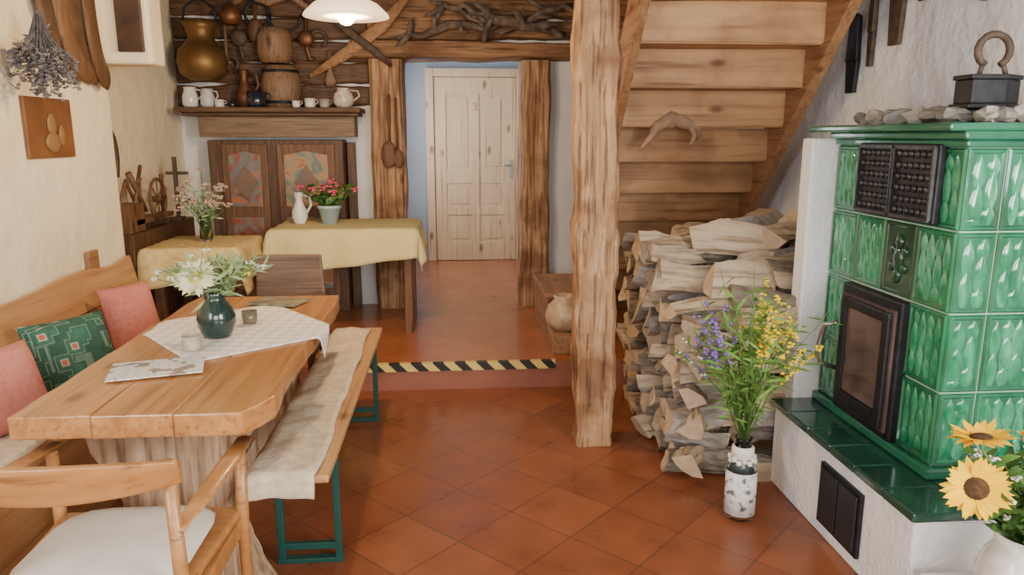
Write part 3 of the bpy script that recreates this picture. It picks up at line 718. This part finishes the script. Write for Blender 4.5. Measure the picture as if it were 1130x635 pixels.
g=G();g.box(-1.06,-.70,3.60,3.97,.42,.45);mk('seat',g,WDARK,parent=dc,bevel=.006)
g=G();g.prism([(-1.065,.62),(-.695,.62),(-.71,.88),(-1.05,.88)],'y',3.965,3.99);mk('backrest',g,wood('brown_chair_wood',[(.11,.065,.045),(.23,.14,.095)],'x',3,.4,.1),parent=dc,bevel=.01)
for x in(-1.04,-.72):
    g=G();g.beam((x,3.95,0),(x,3.975,.66),.035,.035,6,.002,up=(0,1,0));mk('leg',g,WDARKZ,parent=dc)
    g=G();g.beam((x,3.62,0),(x,3.62,.42),.035,.035,6,.002,up=(0,1,0));mk('leg',g,WDARKZ,parent=dc)
# ------------------------------------------------------------ back tables
def simple_table(name,x0,x1,y0,y1,z0,zt,label):
    t=E(name,((x0+x1)/2,(y0+y1)/2,z0),label,'table')
    g=G();g.box(x0,x1,y0,y1,zt-.03,zt);mk('table_top',g,WDARK,parent=t,bevel=.005)
    g=G();g.box(x0+.05,x1-.05,y0+.05,y0+.07,zt-.12,zt-.03);mk('apron',g,WFRAME,parent=t)
    g=G();g.box(x0+.05,x1-.05,y1-.07,y1-.05,zt-.12,zt-.03);mk('apron',g,WFRAME,parent=t)
    for x in(x0+.06,x1-.06):
        for y in(y0+.06,y1-.06):
            g=G();g.beam((x,y,z0),(x,y,zt-.03),.055,.055,6,.002,up=(0,1,0));mk('leg',g,WFRAME,parent=t)
simple_table('side_table',-1.22,-.26,4.98,5.60,.16,.885,'wooden table under a yellow cloth beside the doorway')
cloth('yellow_tablecloth',-.74,5.29,.485,.315,.890,1.34,1.12,.12,YEL,'plain yellow tablecloth hanging over the table by the doorway','tablecloth',.004,.38,.022,50)
simple_table('side_table',-1.84,-1.30,4.48,5.05,.16,.84,'small wooden table under a yellow patterned cloth')
cloth('yellow_tablecloth',-1.57,4.765,.275,.29,.845,.94,.94,.2,noisy('yellow_print_cloth',[(.58,.40,.12),(.76,.63,.32)],25,rough=.9,bump=.2),'yellow printed tablecloth on the small table in the corner','tablecloth',.004,.35,.02,40)
JUGP=[(0,0),(.035,0),(.04,.01),(.055,.05),(.052,.09),(.03,.14),(.022,.17),(.03,.20),(.035,.22),(.028,.22),(.018,.17),(.0,.03)]
jug('white_jug',-1.08,5.3,.893,1.0,WHITE,'slender white ceramic jug on the yellow tablecloth','jug',JUGP)
pt=E('geranium_pot',(-.87,5.28,.893),'pale aqua ceramic flower pot on the yellow tablecloth','flower pot')
g=G();g.lathe([(0,0),(.05,0),(.075,.11),(.082,.11),(.082,.13),(.07,.13),(.06,.1),(0,.09)],(-.87,5.28,.893));mk('body',g,plain('pale_aqua_glaze',(.48,.66,.68),.3),parent=pt)
bouquet('geranium',(-.87,5.28,.985),'pink flowering geranium in the pale pot',34,.22,.19,[('pink_blossoms',PKB,.6,.015,8,False)],LEAF,8,.055,.05,.2,cat='potted plant')
gv=E('glass_vase',(-1.56,4.78,.848),'small clear glass vase on the small yellow table','vase')
g=G();g.lathe([(0,0),(.035,0),(.04,.02),(.035,.10),(.03,.16),(.027,.16),(.032,.10),(.035,.02),(0,.01)],(-1.56,4.78,.848));mk('body',g,glass('clear_glass',(.8,.85,.85)),parent=gv)
bouquet('dried_bouquet',(-1.56,4.78,.87),'dried pink and cream flowers in the glass vase',34,.46,.16,[('dried_blossoms',DRY,.9,.012,10,False)],LEAF2,4,.06,.012,.4)
# ------------------------------------------------------------ cabinet + mantle
cb=E('painted_cabinet',(-1.3,5.8,.16),'dark old cupboard with painted folk-art door panels','cabinet')
g=G();g.box(-1.80,-.82,5.70,5.935,.16,1.47);mk('body',g,WDARKZ,parent=cb,bevel=.006)
PAINT=noisy('folk_painting_red',[(.25,(.03,.035,.04)),(.42,(.34,.075,.03)),(.52,(.14,.19,.19)),(.62,(.45,.16,.06)),(.75,(.10,.10,.10))],7,rough=.5,bump=.1,distort=1.5)
PAINT2=noisy('folk_painting_teal',[(.25,(.20,.08,.04)),(.42,(.16,.22,.20)),(.55,(.42,.27,.13)),(.65,(.40,.12,.06)),(.78,(.48,.38,.24))],7,rough=.5,bump=.1,distort=1.5)
ORN=noisy('ornament_paint',[(.28,.11,.05),(.12,.14,.13)],14,rough=.5,bump=0)
for (a,b,pm) in((-1.70,-1.37,PAINT),(-1.30,-.88,PAINT2)):
    g=G();g.box(a,b,5.675,5.698,.25,1.44);dd=mk('door',g,WFRAME,parent=cb,bevel=.005)
    g=G();g.prism([(a+.05,.98),(a+.05,1.36),((a+b)/2,1.39),(b-.05,1.36),(b-.05,.98)],'y',5.668,5.676)
    mk('door_panel',g,pm,parent=dd,bevel=.004)
    g=G();g.box(a+.05,b-.05,5.668,5.676,.35,.90);mk('door_panel',g,pm,parent=dd,bevel=.004)
    g=G();c=(a+b)/2
    g.prism([(c,1.03),(c+.09,1.16),(c,1.29),(c-.09,1.16)],'y',5.660,5.669);mk('door_ornament',g,ORN,parent=dd,bevel=.003)
for x in(-.78,):
    g=G();g.box(x-.03,x+.03,5.84,5.93,.16,1.45);mk('leaning_board',g,WDARKZ,label='tall dark board leaning against the wall beside the cupboard',cat='board',bevel=.004)
ms=E('mantel_shelf',(-1.3,5.75,1.48),'long dark wooden shelf board above the cupboard','shelf')
g=G();g.box(-1.96,-.66,5.52,5.86,1.665,1.70);g.box(-1.93,-.68,5.58,5.86,1.64,1.665);mk('shelf_board',g,WDARK,parent=ms,bevel=.008)
g=G();g.box(-1.84,-.72,5.66,5.86,1.49,1.64);mk('frieze',g,wood('grey_brown_wood',[(.16,.10,.06),(.29,.20,.12)],'x',3,.6),parent=ms,bevel=.006)
SZ=1.70
PITCH=[(0,0),(.04,0),(.05,.02),(.05,.07),(.036,.11),(.04,.13),(.034,.13),(.03,.11),(0,.02)]
jug('mantel_jug',-1.88,5.66,SZ,1.1,WHITE,'white enamel pitcher on the shelf','pitcher',PITCH)
jug('mantel_jug',-1.75,5.63,SZ,1.0,plain('grey_enamel',(.62,.65,.66),.3),'small pale grey pitcher on the shelf','pitcher',PITCH)
for x,y,s,mt,l in((-1.66,5.60,.9,WHITE,'white mug on the shelf'),(-1.58,5.64,.7,NAVY,'dark mug on the shelf'),(-1.40,5.61,1.9,NAVY,'large dark mug on the shelf'),(-1.12,5.59,.8,WHITE,'white mug on the shelf'),(-1.03,5.64,1.1,WHITE,'white mug on the shelf'),(-.92,5.60,1.0,GREYP,'grey stoneware mug on the shelf')):
    jug('mug',x,y,SZ,s,mt,l+' board','mug',CUP)['group']='mugs on the shelf'
POT=[(0,0),(.045,0),(.07,.03),(.078,.06),(.065,.10),(.04,.125),(.045,.14),(.038,.14),(.032,.12),(0,.03)]
jug('painted_pot',-.79,5.64,SZ,1.0,noisy('speckled_glaze',[(.45,.30,.20),(.82,.78,.7)],40,rough=.3,bump=0),'round speckled ceramic pot at the end of the shelf','pot',POT)
WB2=wood('barrel_wood',[(.16,.09,.05),(.30,.19,.11)],'z',3,.6,.4)
br=E('wooden_barrel',(-1.25,5.74,SZ),'small wooden barrel with iron hoops on the shelf','barrel')
g=G();g.lathe([(0,0),(.11,0),(.135,.08),(.145,.15),(.135,.22),(.11,.30),(.10,.30),(.10,.28),(0,.28)],(-1.25,5.74,SZ));mk('staves',g,WB2,parent=br)
for z,r in((.04,.126),(.26,.126)):
    g=G();g.lathe([(r-.006,z-.01),(r+.004,z-.01),(r+.004,z+.01),(r-.006,z+.01)],(-1.25,5.74,SZ));mk('hoop',g,IRON,parent=br)
jug('copper_can',-1.52,5.76,SZ,1.25,COPPER,'tall old copper can standing on the shelf','can',JUGP)
kt=E('brass_cauldron',(-1.76,5.62,1.88),'round brass cauldron hanging above the shelf','cauldron')
c0=(-1.76,5.62,1.88)
g=G();g.lathe([(0,0),(.09,.005),(.155,.05),(.172,.13),(.155,.21),(.11,.26),(.085,.30),(.10,.36),(.125,.40),(.118,.40),(.09,.36),(.075,.30),(.0,.03)],c0,36);mk('body',g,BRASS,parent=kt)
g=G();g.tube([(-1.88,5.62,2.27),(-1.86,5.62,2.38),(-1.76,5.62,2.45),(-1.66,5.62,2.38),(-1.64,5.62,2.27)],.009);g.tube([(-1.76,5.62,2.45),(-1.76,5.66,2.61)],.007);mk('handle',g,IRON,parent=kt)
def hang(name,pts,rad,mat,label,cat,flat=None):
    g=G();g.tube(pts,rad,10,flat=flat);return mk(name,g,mat,label=label,cat=cat)
yb=5.80
for i,x in enumerate((-1.54,-1.42,-1.06)):
    g=G();g.tube([(x,yb,2.55),(x,yb,2.12),(x+.02,yb,2.05),(x+.05,yb,2.07)],.014)
    g.ell((x,yb-.02,2.2+.05*(i%2)),(.06,.035,.09 if i%2 else .06),12,8)
    mk('hanging_pulley',g,[RUST,WDARKZ,COPPER][i],label=['rusty iron hook with weight hanging on the log wall','wooden pulley hanging on the log wall','copper ladle hanging on the log wall'][i],cat='hanging tool')
def arc(cx,cz,r,a0,a1,y=5.80,n=14,rz=1): return [(cx+r*math.cos(math.radians(a0+(a1-a0)*i/n)),y,cz+rz*r*math.sin(math.radians(a0+(a1-a0)*i/n))) for i in range(n+1)]
hang('horseshoe',arc(-.98,2.20,.06,-60,240,5.82),.014,RUST,'rusty horseshoe hanging on the log wall','horseshoe')
hang('horseshoe',arc(-1.62,2.02,.05,-60,240,5.82),.013,RUST,'small rusty horseshoe hanging low on the log wall','horseshoe')
hang('iron_ring',arc(-1.40,2.36,.09,0,359,5.79),.012,IRON,'black iron ring hanging on the log wall','ring')
hang('wooden_yoke',[(-1.60,5.76,2.40),(-1.45,5.75,2.50),(-1.30,5.74,2.44),(-1.15,5.75,2.50),(-1.0,5.76,2.38)],[.02,.035,.03,.035,.02],WB2,'carved wooden ox yoke hanging high on the log wall','yoke')
hang('iron_chain',arc(-1.20,2.36,.12,180,360,5.74),.010,IRON,'dark iron chain looped on the log wall','chain')
hang('wooden_whisk',[(-1.64,5.80,2.35),(-1.64,5.79,2.10),(-1.65,5.78,1.98)],[.01,.012,.03],WB2,'wooden kitchen whisk hanging on the log wall','whisk')
hang('butter_paddle',[(-.90,5.80,2.12),(-.90,5.79,1.98),(-.90,5.79,1.90),(-.90,5.79,1.86)],[.012,.014,.045,.03],WB2,'wooden butter paddle hanging on the log wall','paddle',(1,0,0))
g=G();g.lathe([(0,0),(.10,.0),(.125,.06),(.125,.18),(.10,.24),(0,.24)],(-1.28,5.74,2.02));mk('wooden_bucket',g,WB2,label='dark wooden bucket above the barrel on the shelf',cat='bucket')
g=G();g.lathe([(0,0),(.06,0),(.08,.05),(.05,.12),(.02,.14),(0,.14)],(-1.56,5.68,2.28));mk('copper_bell',g,COPPER,label='old copper cowbell hanging on the log wall',cat='bell')
hang('wooden_ski',[(-1.05,5.78,1.93),(-.8,5.77,2.08),(-.5,5.70,2.28),(-.28,5.70,2.52)],[.015,.045,.05,.025],WSTRING,'long curved wooden pole crossed on the log wall','pole',(0,0,1))
hang('scythe',[(-.98,5.74,2.42),(-.75,5.73,2.25),(-.55,5.70,2.10),(-.44,5.70,2.0)],[.012,.03,.03,.012],RUST,'rusty curved scythe blade crossed on the log wall','scythe',(0,0,1))
hang('horn',[(-1.02,5.76,2.52),(-.9,5.70,2.38),(-.75,5.68,2.34),(-.6,5.68,2.42)],[.008,.022,.036,.045],LEATH,'dark curved animal horn on the log wall','horn')
BB=noisy('branch_bark',[(.04,.028,.02),(.24,.18,.14)],18,rough=.85,bump=.5)
def branch(x0,x1,z0,z1,label,n=4,r=.022):
    g=G();L=9;pts=[]
    for i in range(L):
        t=i/(L-1);pts.append(Vector((x0+(x1-x0)*t,5.72+.03*math.sin(t*7),z0+(z1-z0)*t+.04*noise.noise(Vector((t*4,x0*9,1)))*2)))
    g.tube(pts,[r*(1-.6*abs(2*i/(L-1)-1)) for i in range(L)],8)
    for k in range(n):
        p=pts[random.randrange(1,L-1)];dz=U(-.14,.14);dx=U(-.2,.2)
        g.tube([p,p+Vector((dx*.5,-.03,dz*.7)),p+Vector((dx,-.02,dz))],[r*.8,r*.6,.005],7)
    return mk('gnarled_branch',g,BB,label=label,cat='branch')
branch(-.4,.35,2.22,2.32,'dark gnarled branch mounted above the doorway',6,.035)
branch(.0,.85,2.42,2.24,'twisted root mounted above the doorway beam',6,.045)
branch(-.15,.25,2.46,2.36,'short forked branch above the doorway',5,.028)
branch(.35,.9,2.25,2.45,'thin dark branch above the doorway',4,.03)
g=G();g.tube([(-.47,5.73,1.80),(-.475,5.725,1.45)],.010);g.ell((-.48,5.72,1.36),(.060,.022,.10),14,8);mk('wooden_ladle',g,WFRAME,label='carved dark wooden spoon hanging on the doorway post',cat='spoon')
g=G();g.tube([(-.42,5.73,1.78),(-.415,5.725,1.40)],.008);g.ell((-.41,5.72,1.33),(.038,.016,.07),14,8);mk('wooden_ladle',g,WFRAME,label='smaller wooden spoon hanging on the doorway post',cat='spoon')
jug('salt_jug',.695,4.56,.283,1.6,noisy('painted_stoneware',[(.25,(.38,.20,.10)),(.5,(.55,.40,.26)),(.7,(.68,.56,.42))],14,rough=.3,bump=0),'round painted stoneware jug on the low wooden step','jug',POT)
# ------------------------------------------------------------ corner clutter
g=G();g.box(-2.04,-1.87,4.45,5.50,.16,.93);mk('corner_cabinet',g,WDARKZ,label='low dark wooden ledge cabinet along the corner wall',cat='cabinet',bevel=.006)
sw=E('spinning_wheel',(-1.93,4.95,.93),'small dark wooden spinning wheel in the corner','spinning wheel')
g=G();c=Vector((-1.90,4.95,1.10));pts=[]
for i in range(25): a=2*math.pi*i/24;pts.append(c+Vector((.0,.13*math.cos(a),.13*math.sin(a))))
g.tube(pts,.010,6)
for i in range(8): a=math.pi*i/4;g.tube([c,c+Vector((0,.13*math.cos(a),.13*math.sin(a)))],.005,6)
g.cyl(c+Vector((-.03,0,0)),c+Vector((.03,0,0)),.02);mk('wheel',g,WFRAME,parent=sw)
g=G()
for y in(4.78,5.14): g.tube([(-1.95,y,.93),(-1.93,y-.02,1.22)],.012);g.ell((-1.93,y-.02,1.24),.018,8,6)
g.box(-1.98,-1.90,4.6,5.2,.97,1.0);g.tube([(-1.93,4.6,.98),(-1.93,4.8,1.32)],.012);g.tube([(-1.93,4.62,1.28),(-1.92,4.8,1.04)],[.02,.012])
mk('frame',g,WFRAME,parent=sw)
g=G();g.box(-1.90,-1.875,5.24,5.265,.93,1.36);g.box(-1.95,-1.80,5.245,5.26,1.24,1.262);g.box(-1.93,-1.86,5.21,5.30,.93,.955)
mk('standing_crucifix',g,RUST,label='thin dark standing crucifix in the corner',cat='crucifix',bevel=.003)
g=G();pts=[]
for i in range(12): a=math.radians(-60+i*300/11);pts.append((-2.035,4.66+.06*math.cos(a),1.38+.14*math.sin(a)))
g.tube(pts,.022,8);mk('horse_collar',g,LEATH,label='small dark leather horse collar hanging on the corner wall',cat='harness')
g=G();g.box(-2.02,-1.90,4.50,4.72,.93,1.10);g.tube([(-1.95,4.5,1.10),(-1.95,4.62,1.24),(-1.95,4.72,1.10)],.012);mk('wooden_box',g,WFRAME,label='small dark wooden carrying box on the corner ledge',cat='box',bevel=.004)
# ------------------------------------------------------------ left wall decoration
X0=-1.85
fr=E('wall_picture',(X0+.01,3.62,1.40),'small brown wooden relief picture on the plaster wall','picture')
g=G();g.box(X0,X0+.018,3.42,3.82,1.40,1.67);mk('panel',g,noisy('painted_board',[(.13,.05,.018),(.26,.11,.035)],5,rough=.5,bump=.2),parent=fr,bevel=.004)
g=G();g.ell((X0+.022,3.62,1.55),(.008,.04,.05),10,6);g.ell((X0+.022,3.62,1.47),(.008,.07,.045),10,6);g.ell((X0+.022,3.70,1.50),(.008,.03,.05),8,6);mk('relief',g,plain('relief_paint',(.32,.18,.07),.5),parent=fr)
g=G();g.box(-1.775,-1.64,4.275,4.298,1.94,2.30);o=mk('dark_picture',g,noisy('dark_painting',[(.02,.012,.01),(.12,.06,.03)],9,rough=.4,bump=.1),label='dark wooden framed picture on the overhanging wall',cat='picture',bevel=.005)
for i,(y,mt,zb,bd) in enumerate(((3.62,LEATH,1.92,.24),(3.74,WFRAME,1.80,.27),(3.90,LEATH,1.80,.22),(4.04,WDARKZ,1.78,.15))):
    g=G();pts=[]
    for k in range(15):
        t=k/14;pts.append((X0+.035+.020*(i%2),y-.02*math.sin(math.pi*t)+bd*t**2.2,2.42-(2.42-zb)*math.sin(t*math.pi/2)))
    g.tube(pts,[.055*(1-(2*k/14-1)**6)**.5+.012 for k in range(15)],12,flat=(0,1,0));mk('harness_strap',g,mt,label='broad curved dark leather and wood harness piece on the wall',cat='harness',group='harness pieces on the wall')
bouquet('dried_bunch',(X0+.17,3.32,2.0),'dark dried flower bunch hanging head-down on the wall',60,-.40,.14,[('dried_blossoms',DRYD,1.,.011,9,True)],DRYD,4,.04,.01,.3,cat='dried flowers',stemmat=DRYD,fan=1)
# ------------------------------------------------------------ right wall tools
XR=2.10
def tool(name,y,z0,z1,w,mat,label,cat,tip=.4):
    g=G();g.prism([(y-w/2,z0+(z1-z0)*tip),(y+w/2,z0+(z1-z0)*tip),(y+w/2*.7,z1-.02),(y,z1),(y-w/2*.7,z1-.02)],'x',XR-.03,XR-.002);g.prism([(y-w*.35,z0),(y+w*.35,z0),(y+w/2,z0+(z1-z0)*tip),(y-w/2,z0+(z1-z0)*tip)],'x',XR-.025,XR-.002)
    return mk(name,g,mat,label=label,cat=cat,bevel=.004)
tool('hand_brush',3.86,1.72,2.12,.11,IRON,'old dark bristle brush hanging on the plaster wall','brush')
tool('chopping_blade',3.50,1.92,2.30,.12,RUST,'dark iron blade tool hanging on the plaster wall','tool',.7)
tool('rasp',3.70,1.84,2.25,.05,RUST,'rusty rasp hanging on the plaster wall','tool')
tool('ice_pick',2.90,2.02,2.4,.08,GREYP,'pale stone whetstone holder hanging on the wall','tool')
g=G();g.tube([(XR-.02,3.35,2.22),(XR-.03,3.30,2.10),(XR-.03,3.15,2.12),(XR-.02,3.1,2.3)],.02,8);mk('curved_sickle',g,IRON,label='curved dark sickle hanging on the plaster wall',cat='sickle')
# ------------------------------------------------------------ bottle bouquet
bt=E('glass_bottle_vase',(1.123,2.65,0),'clear glass bottle wrapped in white lace holding wildflowers','vase')
g=G();b0=(1.123,2.65,0);g.lathe([(0,0.001),(.052,.001),(.058,.01),(.058,.20),(.052,.235),(.034,.265),(.030,.33),(.034,.34),(.027,.34),(.025,.27),(.045,.235),(.052,.20),(.052,.012),(0,.01)],b0);mk('bottle',g,glass('bottle_glass',(.86,.92,.92)),parent=bt)
g=G();g.lathe([(.0595,.025),(.0605,.025),(.0605,.205),(.0595,.205)],b0,seg=32);mk('lace_band',g,noisy('lace',[(.38,(.16,.16,.17)),(.44,(.72,.72,.72)),(.7,(.90,.89,.87))],38,rough=.9,bump=.6,dist=.004),parent=bt)
g=G();g.lathe([(.035,.255),(.044,.26),(.043,.30),(.035,.305)],b0,seg=20)
for k in range(14): a=k*.45;g.ell((b0[0]+.046*math.cos(a),b0[1]+.046*math.sin(a),.255-.01*(k%2)),.012,8,5)
mk('ribbon',g,PETW,parent=bt)
bouquet('wildflower_bouquet',(1.123,2.65,.29),'tall bouquet of purple and yellow wildflowers in the glass bottle',46,.82,.29,[('white_blossoms',PETW,.05,.006,8,True),('purple_blossoms',PURP,.28,.009,16,True),('green_tops',None,.25,0,0,0),('yellow_blossoms',YBL,.42,.009,20,True)],noisy('fresh_leaf',[(.05,.16,.02),(.20,.36,.07)],12,rough=.6,bump=0),13,.075,.013,.22,fan=.8,bias=(-.01,0),sortx=True)
# ------------------------------------------------------------ sunflower vase
sl=E('white_stool',(1.56,1.70,0),'low white painted stool in front of the stove','stool')
g=G();g.box(1.36,1.78,1.52,1.88,.20,.23);mk('seat',g,WHITE,parent=sl,bevel=.008)
for x in(1.39,1.75):
    for y in(1.55,1.85):
        g=G();g.box(x-.018,x+.018,y-.018,y+.018,0,.20);mk('leg',g,WHITE,parent=sl,bevel=.003)
vx,vy=1.52,1.70
jug('white_vase',vx,vy,.23,1.15,WHITE,'rounded white ceramic pitcher with sunflowers on the stool','vase',[(0,0),(.06,0),(.085,.03),(.095,.08),(.08,.13),(.06,.16),(.065,.19),(.055,.19),(.05,.16),(0,.03)])
bs=(vx,vy,.41)
sunflower(bs,(1.345,1.68,.60),(-.5,-.8,.25),.080,.030,PETY,DISC,'large yellow sunflower with brown centre leaning out of the pitcher')
sunflower(bs,(1.37,1.72,.725),(-.1,.10,1),.08,.028,PETY,DISC,'yellow sunflower facing upward in the white pitcher')
sunflower(bs,(1.60,1.78,.66),(.3,-.6,.6),.07,.028,PETY,DISC,'yellow sunflower partly hidden by leaves in the white pitcher')
bouquet('green_bouquet',bs,'white gypsophila and green foliage around the sunflowers',70,.32,.21,[('white_blossoms',PETW,.7,.006,10,False)],LEAF,9,.075,.026,.2,bias=(.05,0),hmin=.3)
# ------------------------------------------------------------ lamp
lp=E('pendant_lamp',(-.49,3.72,2.05),'white glass pendant lamp glowing warmly above the table','lamp')
g=G();g.lathe([(.20,0),(.195,.012),(.15,.055),(.09,.085),(.045,.10),(.04,.10),(.085,.08),(.145,.05),(.19,.01)],(-.49,3.72,2.05),36);mk('lamp_shade',g,emis('opal_glass',(1,.66,.34),1.7,(.9,.85,.75)),parent=lp)
g=G();g.cyl((-.49,3.72,2.14),(-.49,3.72,2.20),.025);g.cyl((-.49,3.72,2.20),(-.49,3.72,2.61),.004);mk('cord',g,WHITE,parent=lp)
g=G();g.ell((-.49,3.72,2.06),(.045,.045,.05));mk('bulb',g,emis('bulb_glow',(1,.8,.5),25),parent=lp)
def L(t,loc,rot,e,c,sx_=1,sy_=1):
    l=bpy.data.lights.new('light','AREA' if t=='A' else 'POINT');l.energy=e;l.color=c
    if t=='A': l.shape='RECTANGLE';l.size=sx_;l.size_y=sy_
    else: l.shadow_soft_size=sx_
    o=bpy.data.objects.new('light',l);COL.objects.link(o);o.location=loc;o.rotation_euler=rot
rd=math.radians
L('P',(-.49,3.72,1.97),(0,0,0),60,(1,.66,.33),.06)
L('A',(.5,-1.75,1.65),(rd(88),0,0),95,(1,.97,.92),2.2,1.3)
L('A',(1.95,.3,1.6),(rd(90),0,rd(62)),135,(1,.94,.82),1.4,1.2)
L('A',(-1.7,.2,1.7),(rd(90),0,rd(-50)),55,(.80,.89,1),.9,1.2)
L('A',(-.60,7.1,1.6),(rd(90),0,rd(-90)),26,(.97,.97,1),1.0,1.2)
L('A',(-1.0,1.8,2.58),(0,0,0),8,(1,.90,.75),1.8,2.5)  # added ceiling fill light, no fixture of its own
w=bpy.data.worlds.new('world');bpy.context.scene.world=w;w.use_nodes=True;w.node_tree.nodes['Background'].inputs[0].default_value=(.7,.8,1,1);w.node_tree.nodes['Background'].inputs[1].default_value=.5
cam=bpy.data.cameras.new('camera');co=bpy.data.objects.new('camera',cam);COL.objects.link(co)
cam.sensor_width=36;cam.lens=26.0;co.location=(0,0,1.5);co.rotation_euler=(rd(90-11.6),0,rd(-4.5));cam.clip_start=.02
bpy.context.scene.camera=co
for o in bpy.data.objects:
    if '_o' in o: del o['_o']
for i,o in enumerate(protos):
    if not used[i]: bpy.data.objects.remove(o)
